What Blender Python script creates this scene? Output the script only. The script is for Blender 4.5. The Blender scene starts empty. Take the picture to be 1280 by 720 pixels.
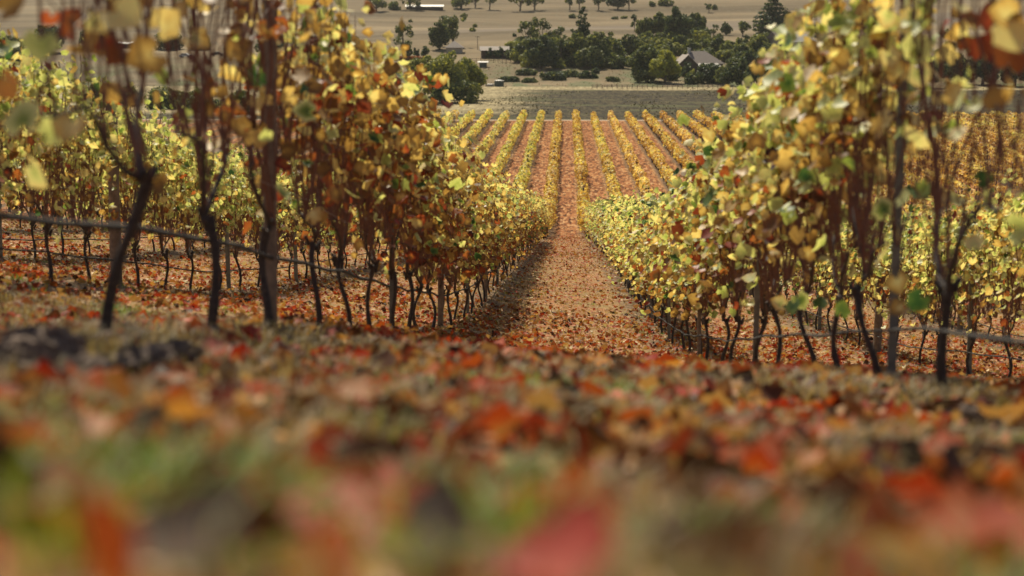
import bpy, math, random
import numpy as np
from mathutils import Vector, Matrix, Euler
R = math.radians
S = bpy.context.scene
COL = S.collection
random.seed(7)
rng = np.random.default_rng(11)

# ------------------------------------------------------------------ camera
CZ = 25.0                         # camera height above the valley floor datum
FPX = 2400.0                      # focal length in pixels of a 1280 wide frame
PITCH = math.atan(360/FPX)
YAW = math.atan(68/FPX/math.cos(PITCH))
cam = bpy.data.cameras.new('camera'); cam_o = bpy.data.objects.new('camera', cam); COL.objects.link(cam_o)
cam_o.location = (0, 0, CZ); cam_o.rotation_euler = Euler((math.pi/2-PITCH, 0, YAW), 'XYZ')
cam.sensor_width = 36; cam.lens = 36*FPX/1280; cam.clip_start = .05; cam.clip_end = 6000
cam.dof.use_dof = True; cam.dof.focus_distance = 38; cam.dof.aperture_fstop = 2.4
S.camera = cam_o

# ------------------------------------------------------------------ sky, sun, exposure
SUN_EL, SUN_AZ = R(47), R(-19)    # azimuth from +Y towards +X
w = bpy.data.worlds.new('World'); S.world = w; w.use_nodes = True
nt = w.node_tree; bg = nt.nodes['Background']
sky = nt.nodes.new('ShaderNodeTexSky'); sky.sky_type = 'NISHITA'; sky.sun_disc = False
sky.sun_elevation = SUN_EL; sky.sun_rotation = SUN_AZ; sky.dust_density = 2.0
nt.links.new(sky.outputs[0], bg.inputs[0]); bg.inputs[1].default_value = .06
sun = bpy.data.lights.new('sun', 'SUN'); sun.energy = 5.0; sun.angle = R(.5); sun.color = (1, .89, .68)
sun_o = bpy.data.objects.new('sun', sun); COL.objects.link(sun_o)
sd = Vector((math.sin(SUN_AZ)*math.cos(SUN_EL), math.cos(SUN_AZ)*math.cos(SUN_EL), math.sin(SUN_EL)))
sun_o.rotation_euler = sd.to_track_quat('Z', 'Y').to_euler(); sun_o.location = (0, 0, 90)
S.view_settings.view_transform = 'Standard'; S.view_settings.look = 'None'
S.view_settings.exposure = 0.36; S.view_settings.gamma = 1
S.cycles.use_denoising = True
S.cycles.max_bounces = 6; S.cycles.transparent_max_bounces = 4; S.cycles.sample_clamp_indirect = 6

# ------------------------------------------------------------------ projection helpers (layout only)
CAM_M = Matrix.Translation((0, 0, CZ)) @ Euler((math.pi/2-PITCH, 0, YAW), 'XYZ').to_matrix().to_4x4()
def ray(px, py):
    d = CAM_M.to_3x3() @ Vector((px-640, 360-py, -FPX)); return d/d.y      # unit step in Y
def at_depth(px, py, Y):
    d = ray(px, py); return Vector((d.x*Y, Y, CZ+d.z*Y))

# ------------------------------------------------------------------ noise and terrain
def _h(ix, iy, s):
    n = (ix*374761393 + iy*668265263 + s*1442695041) & 0xffffffff
    n = ((n ^ (n >> 13))*1274126177) & 0xffffffff
    return ((n ^ (n >> 16)) & 0xffff)/65535.0
def vnoise(x, y, s=0):
    x = np.asarray(x, float); y = np.asarray(y, float)
    ix = np.floor(x).astype(np.int64); iy = np.floor(y).astype(np.int64)
    fx = x-ix; fy = y-iy; fx = fx*fx*(3-2*fx); fy = fy*fy*(3-2*fy)
    a = _h(ix, iy, s); b = _h(ix+1, iy, s); c = _h(ix, iy+1, s); d = _h(ix+1, iy+1, s)
    return (a*(1-fx)+b*fx)*(1-fy)+(c*(1-fx)+d*fx)*fy
PY = np.array([-400, -10, 0, 1.1, 2, 3, 5, 6, 8, 11, 15, 25.7, 40, 60, 100, 120, 148, 165, 200, 335, 345, 514, 545, 700, 1000, 1300, 2200], float)
PZ = np.array([2, .1, -.24, -.385, -.575, -.775, -1.11, -1.265, -1.58, -2.10, -2.85, -4.6, -6.25, -8.3, -12.7, -14.9, -17.9, -18.8, -19.2, -20.9, -21.05, -23.1, -22.6, -14.6, 0, 22, 110], float)
def _pchip(x, y):
    h = np.diff(x); d = np.diff(y)/h; m = np.zeros_like(y); m[0] = d[0]; m[-1] = d[-1]
    for i in range(1, len(x)-1):
        if d[i-1]*d[i] > 0:
            w1 = 2*h[i]+h[i-1]; w2 = h[i]+2*h[i-1]; m[i] = (w1+w2)/(w1/d[i-1]+w2/d[i])
    return m
PM = _pchip(PY, PZ)
def prof(Y):
    Y = np.clip(np.asarray(Y, float), PY[0], PY[-1]-1e-6); i = np.clip(np.searchsorted(PY, Y, 'right')-1, 0, len(PY)-2)
    h = PY[i+1]-PY[i]; t = (Y-PY[i])/h; t2 = t*t; t3 = t2*t
    return (2*t3-3*t2+1)*PZ[i]+(t3-2*t2+t)*h*PM[i]+(-2*t3+3*t2)*PZ[i+1]+(t3-t2)*h*PM[i+1]
def tilt(x): return -.105*30*np.tanh(x/30)+.045*30*np.sqrt(np.tanh(x/30)**2+1e-4)
def base_z(x, Y):
    x = np.asarray(x, float); Y = np.asarray(Y, float)
    fade = np.clip((105-Y)/75, 0, 1); fade = fade*fade*(3-2*fade)
    return CZ+prof(Y)+tilt(x)*fade+.065*np.minimum(0, np.maximum(x, -6))*np.clip((17-Y)/9, 0, 1)
def gz(x, Y):
    x = np.asarray(x, float); Y = np.asarray(Y, float)
    z = base_z(x, Y)
    near = np.clip((40-Y)/30, 0, 1)
    z = z+near*(.05*(vnoise(x*2.2, Y*2.2, 1)-.5)+.03*(vnoise(x*7, Y*7, 2)-.5)+.014*(vnoise(x*19, Y*19, 3)-.5))
    u = np.abs(np.mod(x+3, 3)-1.5)                              # soft berm under every vine row
    z = z+.03*np.exp(-(u/.30)**2)*np.clip((130-Y)/60, 0, 1)*np.clip((Y-2)/4, 0, 1)
    z = z-.11*np.clip((-x-1.7)/.7, 0, 1)*np.clip((14-Y)/5, 0, 1)
    far = np.clip((Y-540)/300, 0, 1)
    z = z+far*(10*(vnoise(x/170, Y/170, 5)-.5)+2.0*(vnoise(x/45, Y/45, 6)-.5)+x*.004)
    return z
def hit(px, py, lo=300, hi=1600):
    d = ray(px, py); Y = np.linspace(lo, hi, 5200); g = gz(d.x*Y, Y)-(CZ+d.z*Y)
    k = np.argmax(g >= 0); Y = float(Y[k]) if g.max() >= 0 else hi
    return Vector((d.x*Y, Y, float(gz(d.x*Y, Y))))

# ------------------------------------------------------------------ mesh helpers
class MB:
    """collects vertices/faces (with a per-vertex hue and a material index) for ONE mesh object"""
    def __init__(s): s.v = []; s.f = []; s.h = []; s.m = []; s.n = 0
    def add(s, v, f, hue=.5, mi=0):
        v = np.asarray(v, float).reshape(-1, 3); k = s.n
        s.v.append(v); s.h.append(np.full(len(v), hue) if np.isscalar(hue) else np.asarray(hue))
        for q in f: s.f.append(tuple(k+i for i in q)); s.m.append(mi)
        s.n += len(v)
    def box(s, c, d, rz=0, mi=0, hue=.5):
        c = np.array(c, float); d = np.array(d, float)/2
        v = np.array([[x, y, z] for x in (-1, 1) for y in (-1, 1) for z in (-1, 1)])*d
        ca, sa = math.cos(rz), math.sin(rz)
        v = np.c_[v[:, 0]*ca-v[:, 1]*sa, v[:, 0]*sa+v[:, 1]*ca, v[:, 2]]+c
        s.add(v, [(0, 1, 3, 2), (4, 6, 7, 5), (0, 4, 5, 1), (2, 3, 7, 6), (0, 2, 6, 4), (1, 5, 7, 3)], hue, mi)
    def tube(s, p, r, n=6, mi=0, hue=.5, cap=True, rough=0):
        p = np.asarray(p, float); r = np.broadcast_to(np.asarray(r, float), (len(p),))
        t = np.gradient(p, axis=0); t /= np.linalg.norm(t, axis=1)[:, None]+1e-9
        ref = np.array([1, .13, .07]) if abs(t[:, 0]).mean() < .7 else np.array([.1, .2, 1])
        a = np.cross(t, ref); a /= np.linalg.norm(a, axis=1)[:, None]; b = np.cross(t, a)
        th = np.arange(n)*2*math.pi/n; rr = r[:, None]*(1+rough*(rng.random((len(p), n))-.5))
        v = p[:, None, :]+rr[..., None]*(a[:, None, :]*np.cos(th)[None, :, None]+b[:, None, :]*np.sin(th)[None, :, None])
        f = [(i*n+j, i*n+(j+1) % n, (i+1)*n+(j+1) % n, (i+1)*n+j) for i in range(len(p)-1) for j in range(n)]
        if cap: f += [tuple(range(n))[::-1], tuple((len(p)-1)*n+j for j in range(n))]
        s.add(v, f, hue, mi)
    def mesh(s, name, mats):
        me = bpy.data.meshes.new(name); me.from_pydata(np.concatenate(s.v).tolist(), [], s.f)
        for m in (mats if isinstance(mats, (list, tuple)) else [mats]): me.materials.append(m)
        me.polygons.foreach_set('material_index', s.m)
        at = me.attributes.new('hue', 'FLOAT', 'POINT'); at.data.foreach_set('value', np.concatenate(s.h).astype('f4'))
        me.update(); return me
    def build(s, name, mats, parent=None, smooth=False):
        me = s.mesh(name, mats)
        if smooth: me.polygons.foreach_set('use_smooth', [True]*len(me.polygons))
        o = bpy.data.objects.new(name, me); COL.objects.link(o)
        if parent: o.parent = parent
        return o
def raw_mesh(name, v, faces, k, mats, hue=None):
    """faces: (n,k) int array"""
    me = bpy.data.meshes.new(name); n = len(faces)
    me.vertices.add(len(v)); me.vertices.foreach_set('co', np.asarray(v, 'f4').ravel())
    me.loops.add(n*k); me.loops.foreach_set('vertex_index', np.asarray(faces, 'i4').ravel())
    me.polygons.add(n); me.polygons.foreach_set('loop_start', np.arange(n, dtype='i4')*k)
    me.polygons.foreach_set('loop_total', np.full(n, k, 'i4'))
    for m in (mats if isinstance(mats, (list, tuple)) else [mats]): me.materials.append(m)
    if hue is not None:
        at = me.attributes.new('hue', 'FLOAT', 'POINT'); at.data.foreach_set('value', np.asarray(hue, 'f4'))
    me.update(calc_edges=True); return me
def link(name, me, parent=None):
    o = bpy.data.objects.new(name, me); COL.objects.link(o)
    if parent: o.parent = parent
    return o
def empty(name, loc, rz=0):
    o = bpy.data.objects.new(name, None); COL.objects.link(o); o.location = loc; o.rotation_euler = (0, 0, rz)
    o.empty_display_size = .3; return o
def tag(o, label, cat, group=None):
    o['label'] = label; o['category'] = cat
    if group: o['group'] = group
    return o
def kind(o, k): o['kind'] = k; return o

# leaf templates: outline fan with centre vertex (x across, y towards the tip, z up)
def leaf_template(cup=.18, curl=.0, simple=False):
    if simple:
        pts = [(0, -.42, 0), (.42, -.38, .04), (.5, .12, .10), (0, .56, -.08), (-.5, .12, .10), (-.42, -.38, .04)]
        v = np.array([(0, 0, -.06)]+pts)
    else:
        pr = [(-90, .14), (-66, .50), (-42, .56), (-20, .49), (6, .62), (30, .52), (52, .54), (90, .68), (128, .54), (150, .52), (174, .62), (200, .49), (222, .56), (246, .50)]
        pts = [(r*math.cos(R(a)), r*math.sin(R(a))) for a, r in pr]
        v = np.array([(0, -.05, 0)]+[(x, y, cup*abs(x)*1.2-.35*cup*max(0, y)+curl*(x*x+y*y)) for x, y in pts])
    n = len(v)-1
    f = np.array([(0, 1+i, 1+(i+1) % n) for i in range(n)])
    return v, f
LEAF = leaf_template(); LEAF_S = leaf_template(simple=True)
VL = [leaf_template(.16, .05), leaf_template(.45, .35), leaf_template(.05, .7)]
CURL = [leaf_template(.45, .5), leaf_template(-.1, .9), leaf_template(.7, -.2), leaf_template(.25, .1)]
QUAD = (np.array([(-.5, -.5, 0), (.5, -.5, .12), (.5, .5, 0), (-.5, .5, .12)]), np.array([(0, 1, 2), (0, 2, 3)]))
def rot_from(nrm, spin):
    """rotation matrices whose z axis is nrm"""
    n = nrm/np.linalg.norm(nrm, axis=1)[:, None]
    ref = np.tile([0, 0, 1.], (len(n), 1)); ref[np.abs(n[:, 2]) > .95] = [1, 0, 0]
    a = np.cross(ref, n); a /= np.linalg.norm(a, axis=1)[:, None]; b = np.cross(n, a)
    c, s = np.cos(spin)[:, None], np.sin(spin)[:, None]
    return np.stack([a*c+b*s, -a*s+b*c, n], axis=2)
def scatter(tmpl, pos, nrm, spin, size, hue):
    v, f = tmpl; M = rot_from(nrm, spin); size = np.broadcast_to(size, (len(pos),))
    V = np.einsum('nij,kj->nki', M, v)*size[:, None, None]+pos[:, None, :]
    F = f[None]+(np.arange(len(pos))*len(v))[:, None, None]
    hh = np.repeat(hue, len(v)).reshape(len(pos), len(v))
    if len(v) > 12: hh = hh-(rng.random(len(pos))**3*.30)[:, None]*(np.arange(len(v)) > 0)+(.03*(np.arange(len(v)) == 0))   # browned margins, paler heart
    return V.reshape(-1, 3), F.reshape(-1, f.shape[1]), hh.ravel()
def join(parts):
    v = []; f = []; h = []; n = 0
    for a, b, c in parts: v.append(a); f.append(b+n); h.append(c); n += len(a)
    return np.concatenate(v), np.concatenate(f), np.concatenate(h)

# ------------------------------------------------------------------ materials
def mat(name): 
    m = bpy.data.materials.new(name); m.use_nodes = True; t = m.node_tree
    return m, t, t.nodes['Principled BSDF'], t.nodes['Material Output']
def N(t, ty, **k):
    n = t.nodes.new(ty)
    for a, b in k.items(): setattr(n, a, b)
    return n
def ramp(t, stops, fac=None, interp='LINEAR'):
    r = N(t, 'ShaderNodeValToRGB'); e = r.color_ramp; e.interpolation = interp
    while len(e.elements) < len(stops): e.elements.new(.5)
    for el, (p, c) in zip(e.elements, stops): el.position = p; el.color = (*c, 1)
    if fac is not None: t.links.new(fac, r.inputs[0])
    return r
def mix(t, fac, a, b, mode='MIX'):
    m = N(t, 'ShaderNodeMix', data_type='RGBA', blend_type=mode)
    for i, x in ((0, fac), (6, a), (7, b)):
        if hasattr(x, 'links'): t.links.new(x, m.inputs[i])
        else: m.inputs[i].default_value = x if i == 0 else (*x, 1)
    return m.outputs[2]
def noise(t, vec, scale, detail=3, rough=.55):
    n = N(t, 'ShaderNodeTexNoise'); n.inputs['Scale'].default_value = scale; n.inputs['Detail'].default_value = detail
    n.inputs['Roughness'].default_value = rough
    if vec is not None: t.links.new(vec, n.inputs['Vector'])
    return n.outputs[0]
def math_(t, op, a, b=0., c=0.):
    m = N(t, 'ShaderNodeMath', operation=op)
    for i, x in enumerate((a, b, c)):
        if hasattr(x, 'links'): t.links.new(x, m.inputs[i])
        else: m.inputs[i].default_value = x
    return m.outputs[0]
def smooth(t, x, a, b):
    m = N(t, 'ShaderNodeMapRange', interpolation_type='SMOOTHSTEP')
    t.links.new(x, m.inputs[0]); m.inputs[1].default_value = a; m.inputs[2].default_value = b; return m.outputs[0]
def bump(t, h, strength, dist, bsdf):
    b = N(t, 'ShaderNodeBump'); b.inputs['Strength'].default_value = strength; b.inputs['Distance'].default_value = dist
    t.links.new(h, b.inputs['Height']); t.links.new(b.outputs[0], bsdf.inputs['Normal'])

def leaf_mat(name, stops, trans=.42, rough=.42, tint=False, spec=.4):
    m, t, p, out = mat(name)
    a = N(t, 'ShaderNodeAttribute', attribute_name='hue')
    geo = N(t, 'ShaderNodeNewGeometry')
    nz = noise(t, geo.outputs['Position'], 38, 2)
    f = math_(t, 'ADD', a.outputs['Fac'], math_(t, 'MULTIPLY', math_(t, 'SUBTRACT', nz, .5), .16))
    c = ramp(t, stops, f).outputs[0]
    if tint:
        oi = N(t, 'ShaderNodeObjectInfo'); c = mix(t, 1.0, c, oi.outputs['Color'], 'MULTIPLY')
    t.links.new(c, p.inputs['Base Color']); p.inputs['Roughness'].default_value = rough
    p.inputs['Specular IOR Level'].default_value = spec
    tr = N(t, 'ShaderNodeBsdfTranslucent')
    t.links.new(mix(t, 1.0, c, (1.25, 1.12, .62), 'MULTIPLY'), tr.inputs[0])
    ms = N(t, 'ShaderNodeMixShader'); ms.inputs[0].default_value = trans
    t.links.new(p.outputs[0], ms.inputs[1]); t.links.new(tr.outputs[0], ms.inputs[2]); t.links.new(ms.outputs[0], out.inputs[0])
    return m
VINE_STOPS = [(0, (.06, .03, .025)), (.12, (.26, .05, .03)), (.22, (.34, .12, .04)), (.34, (.14, .085, .045)), (.46, (.36, .23, .08)),
              (.57, (.62, .47, .19)), (.67, (.78, .74, .40)), (.76, (.62, .70, .34)), (.88, (.24, .34, .09)), (1, (.04, .11, .04))]
M_LEAF = leaf_mat('vine leaves', VINE_STOPS, .48, .5, spec=.35)
M_ROWLEAF = leaf_mat('vine hedge leaves', VINE_STOPS, .38, .55, tint=True, spec=.2)
LITTER_STOPS = [(0, (.035, .018, .012)), (.14, (.12, .045, .022)), (.28, (.30, .025, .014)), (.42, (.42, .085, .02)), (.56, (.30, .155, .06)),
                (.70, (.42, .27, .12)), (.82, (.58, .26, .045)), (.92, (.62, .50, .32)), (1, (.30, .34, .08))]
M_LITTER = leaf_mat('fallen leaves', LITTER_STOPS, .25, .65, spec=.18)
GRASS_STOPS = [(0, (.36, .27, .13)), (.25, (.20, .14, .06)), (.5, (.36, .32, .12)), (.72, (.24, .26, .06)), (1, (.15, .30, .01))]
M_GRASS = leaf_mat('grass blades', GRASS_STOPS, .35, .6)
TREE_STOPS = [(0, (.025, .050, .034)), (.35, (.055, .092, .048)), (.6, (.14, .175, .065)), (.8, (.24, .26, .10)), (1, (.38, .40, .07))]
M_TREE = leaf_mat('tree leaves', TREE_STOPS, .30, .6, spec=.2)

def simple_mat(name, c, rough=.7, metal=0, var=.25, scale=30, bmp=.0, c2=None):
    m, t, p, out = mat(name); g = N(t, 'ShaderNodeTexCoord')
    nz = noise(t, g.outputs['Object'], scale, 4)
    c2 = c2 or tuple(x*(1-var) for x in c)
    t.links.new(ramp(t, [(.3, c2), (.7, c)], nz).outputs[0], p.inputs['Base Color'])
    p.inputs['Roughness'].default_value = rough; p.inputs['Metallic'].default_value = metal
    if bmp: bump(t, nz, .8, bmp, p)
    return m
M_BARK = simple_mat('vine bark', (.085, .065, .055), .9, 0, .5, 60, .012, (.022, .02, .022))
M_CANE = simple_mat('cane bark', (.20, .085, .05), .6, 0, .5, 9, 0, (.09, .035, .028))
M_STEEL = simple_mat('galvanised post', (.24, .25, .24), .5, .5, .4, 14, .002, (.11, .12, .12))
M_WOOD = simple_mat('weathered post', (.27, .21, .16), .85, 0, .4, 18, .004, (.12, .09, .07))
M_HOSE = simple_mat('drip hose', (.03, .026, .024), .95, 0, .4, 25)
M_WIRE = simple_mat('wire', (.30, .29, .28), .4, .8)
M_CLOD = simple_mat('dry soil', (.30, .21, .15), .95, 0, .5, 7, .03, (.06, .042, .035))
M_TBARK = simple_mat('tree bark', (.16, .12, .09), .9, 0, .5, 3)

def ground_mat():
    m, t, p, out = mat('leaf strewn ground'); geo = N(t, 'ShaderNodeNewGeometry'); P = geo.outputs['Position']
    sx = N(t, 'ShaderNodeSeparateXYZ'); t.links.new(P, sx.inputs[0])
    vo = N(t, 'ShaderNodeTexVoronoi'); vo.inputs['Scale'].default_value = 15; vo.inputs['Randomness'].default_value = 1; t.links.new(P, vo.inputs['Vector'])
    bw = N(t, 'ShaderNodeSeparateColor'); t.links.new(vo.outputs['Color'], bw.inputs[0])
    vf = N(t, 'ShaderNodeTexVoronoi'); vf.inputs['Scale'].default_value = 1; mpf = N(t, 'ShaderNodeMapping'); mpf.inputs['Scale'].default_value = (4.5, .8, 1); t.links.new(P, mpf.inputs[0]); t.links.new(mpf.outputs[0], vf.inputs['Vector'])
    bwf = N(t, 'ShaderNodeSeparateColor'); t.links.new(vf.outputs['Color'], bwf.inputs[0])
    lit = ramp(t, [(0, (.05, .028, .016)), (.2, (.16, .07, .032)), (.4, (.30, .13, .05)), (.6, (.36, .20, .09)), (.8, (.44, .29, .14)), (.93, (.36, .05, .03)), (1, (.62, .50, .38))], bw.outputs[0]).outputs[0]
    # far alleys are redder and more even
    litfar = ramp(t, [(.16, (.045, .02, .01)), (.34, (.14, .052, .022)), (.50, (.27, .105, .04)), (.68, (.38, .165, .06)), (.84, (.52, .32, .16))], math_(t, 'ADD', math_(t, 'MULTIPLY', bwf.outputs[0], .6), math_(t, 'MULTIPLY', noise(t, mpf.outputs[0], 1.1, 4, .8), .42))).outputs[0]
    far = smooth(t, sx.outputs[1], 70, 160)
    lit = mix(t, far, lit, litfar)
    # straw coloured dry grass and soil patches
    n1 = noise(t, P, .9, 4, .6); n2 = noise(t, P, 6, 4, .7); n4 = noise(t, P, 26, 4, .8)
    grass = ramp(t, [(.36, (.05, .035, .02)), (.46, (.27, .175, .08)), (.56, (.25, .20, .08)), (.68, (.44, .32, .17))], n4).outputs[0]
    gm = math_(t, 'MULTIPLY', smooth(t, n1, .45, .62), math_(t, 'MULTIPLY_ADD', far, -.7, .75))
    c = mix(t, gm, lit, grass)
    ux0 = math_(t, 'ABSOLUTE', math_(t, 'SUBTRACT', math_(t, 'FLOORED_MODULO', math_(t, 'ADD', sx.outputs[0], 300.), 3.), 1.5))
    edge = math_(t, 'MULTIPLY', math_(t, 'SUBTRACT', 1., smooth(t, math_(t, 'ADD', ux0, math_(t, 'MULTIPLY', math_(t, 'SUBTRACT', n2, .5), .6)), .45, .85)), .35)
    c = mix(t, edge, c, (.30, .22, .11))      # pale straw beside each row
    # bare dark soil strip under every vine row
    ux = math_(t, 'ABSOLUTE', math_(t, 'SUBTRACT', math_(t, 'FLOORED_MODULO', math_(t, 'ADD', sx.outputs[0], 300.), 3.), 1.5))
    wob = math_(t, 'ADD', ux, math_(t, 'MULTIPLY', math_(t, 'SUBTRACT', n2, .5), .5))
    strip = math_(t, 'SUBTRACT', 1., smooth(t, wob, .22, .55))
    soil = ramp(t, [(.36, (.05, .036, .026)), (.52, (.14, .10, .07)), (.66, (.27, .20, .13))], noise(t, P, 9, 4, .7)).outputs[0]
    c = mix(t, math_(t, 'MULTIPLY', strip, .75), c, soil)
    # end track between the vines and the paddock
    c = mix(t, smooth(t, sx.outputs[1], 337, 338.5), c, (.40, .31, .23))
    t.links.new(c, p.inputs['Base Color']); p.inputs['Roughness'].default_value = .95
    p.inputs['Specular IOR Level'].default_value = .06
    h = math_(t, 'ADD', bw.outputs[1], math_(t, 'MULTIPLY', noise(t, P, 30, 3), .6)); bump(t, h, .8, .035, p)
    return m
def paddock_mat():
    m, t, p, out = mat('mown paddock'); geo = N(t, 'ShaderNodeNewGeometry'); P = geo.outputs['Position']
    sx = N(t, 'ShaderNodeSeparateXYZ'); t.links.new(P, sx.inputs[0])
    mp = N(t, 'ShaderNodeMapping'); mp.inputs['Scale'].default_value = (.35, 1, 1); t.links.new(P, mp.inputs[0])
    n1 = noise(t, mp.outputs[0], .06, 5, .65); mp2 = N(t, 'ShaderNodeMapping'); mp2.inputs['Scale'].default_value = (1, .16, 1); t.links.new(P, mp2.inputs[0]); n2 = noise(t, mp2.outputs[0], .9, 5, .8); n3 = noise(t, P, .03, 2)
    a = ramp(t, [(.42, (.012, .009, .004)), (.5, (.034, .025, .011)), (.58, (.085, .068, .028))], n2).outputs[0]
    c = mix(t, smooth(t, n1, .50, .66), a, (.085, .088, .034))
    dry = ramp(t, [(.38, (.16, .13, .06)), (.52, (.31, .25, .14)), (.62, (.42, .36, .20))], n2).outputs[0]
    yb = math_(t, 'MULTIPLY_ADD', math_(t, 'SUBTRACT', n3, .5), 26., sx.outputs[1])
    c = mix(t, smooth(t, yb, 496, 504), c, dry)                    # dry margin below the trees
    xb = math_(t, 'ADD', math_(t, 'MULTIPLY', math_(t, 'SUBTRACT', n1, .5), 50.), math_(t, 'ADD', sx.outputs[0], math_(t, 'MULTIPLY', math_(t, 'SUBTRACT', sx.outputs[1], 345.), -.03)))
    c = mix(t, math_(t, 'MULTIPLY', math_(t, 'SUBTRACT', 1., smooth(t, xb, -22, -6)), smooth(t, sx.outputs[1], 356, 372)), c, dry)
    t.links.new(c, p.inputs['Base Color']); p.inputs['Roughness'].default_value = .95; p.inputs['Specular IOR Level'].default_value = .1
    bump(t, n2, .6, .5, p); return m
def pasture_mat():
    m, t, p, out = mat('dry pasture'); geo = N(t, 'ShaderNodeNewGeometry'); P = geo.outputs['Position']
    sx = N(t, 'ShaderNodeSeparateXYZ'); t.links.new(P, sx.inputs[0])
    mp = N(t, 'ShaderNodeMapping'); mp.inputs['Scale'].default_value = (.25, 1, 1); t.links.new(P, mp.inputs[0])
    n1 = noise(t, mp.outputs[0], .02, 5, .6); mp2 = N(t, 'ShaderNodeMapping'); mp2.inputs['Scale'].default_value = (1, .22, 1); t.links.new(P, mp2.inputs[0]); n2 = noise(t, mp2.outputs[0], .5, 5, .8)
    c = ramp(t, [(.38, (.10, .074, .040)), (.5, (.175, .13, .073)), (.62, (.25, .19, .11))], n1).outputs[0]
    c = mix(t, math_(t, 'MULTIPLY', smooth(t, n2, .48, .66), .6), c, (.15, .13, .08))
    low = math_(t, 'SUBTRACT', 1., smooth(t, sx.outputs[1], 545, 660))
    c = mix(t, math_(t, 'MULTIPLY', low, smooth(t, noise(t, mp2.outputs[0], .12, 4, .7), .44, .6)), c, (.11, .12, .055))
    # darker colour band along the gully crossing the hillside
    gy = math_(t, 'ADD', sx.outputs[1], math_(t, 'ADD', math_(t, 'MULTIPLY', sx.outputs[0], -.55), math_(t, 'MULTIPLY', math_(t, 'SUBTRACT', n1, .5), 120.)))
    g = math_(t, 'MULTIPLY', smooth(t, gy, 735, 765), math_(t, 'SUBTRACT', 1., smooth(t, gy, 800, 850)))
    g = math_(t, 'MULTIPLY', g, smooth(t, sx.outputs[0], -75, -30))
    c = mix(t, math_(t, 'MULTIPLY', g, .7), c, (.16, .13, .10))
    t.links.new(c, p.inputs['Base Color']); p.inputs['Roughness'].default_value = .95; p.inputs['Specular IOR Level'].default_value = .1
    bump(t, n2, .5, .6, p); return m

# ------------------------------------------------------------------ terrain sheets
def ticks():
    x = list(np.arange(0, 7, .085)); st = .1
    while x[-1] < 1500: x.append(x[-1]+st); st *= 1.09
    x = np.array(x); xs = np.concatenate([-x[:0:-1], x])
    y = list(np.arange(0, 14, .075)); st = .09
    while y[-1] < 341: y.append(y[-1]+st); st = min(st*1.03, 4)
    y[-1] = 341.; st = 4
    while y[-1] < 520: y.append(y[-1]+4)
    y[-1] = 520.
    while y[-1] < 2150: y.append(y[-1]+st); st = min(st*1.03, 30)
    back = [-380, -120, -50, -20, -9, -5, -3, -2, -1.2, -.7, -.35, -.15]
    return xs, np.array(back+y)
XS, YS = ticks()
XX, YY = np.meshgrid(XS, YS); ZZ = gz(XX, YY)
def sheet(name, y0, y1, m):
    i = np.where((YS >= y0-1e-6) & (YS <= y1+1e-6))[0]
    v = np.stack([XX[i], YY[i], ZZ[i]], -1).reshape(-1, 3); nx = len(XS); ny = len(i)
    a = (np.arange(ny-1)[:, None]*nx+np.arange(nx-1)[None]).ravel()
    f = np.stack([a, a+1, a+nx+1, a+nx], 1); me = raw_mesh(name, v, f, 4, m)
    me.polygons.foreach_set('use_smooth', [True]*len(f)); return kind(link(name, me), 'structure')
sheet('vineyard_ground', -400, 341, ground_mat())
sheet('paddock', 341, 520, paddock_mat())
sheet('pasture_hill', 520, 2200, pasture_mat())

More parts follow.
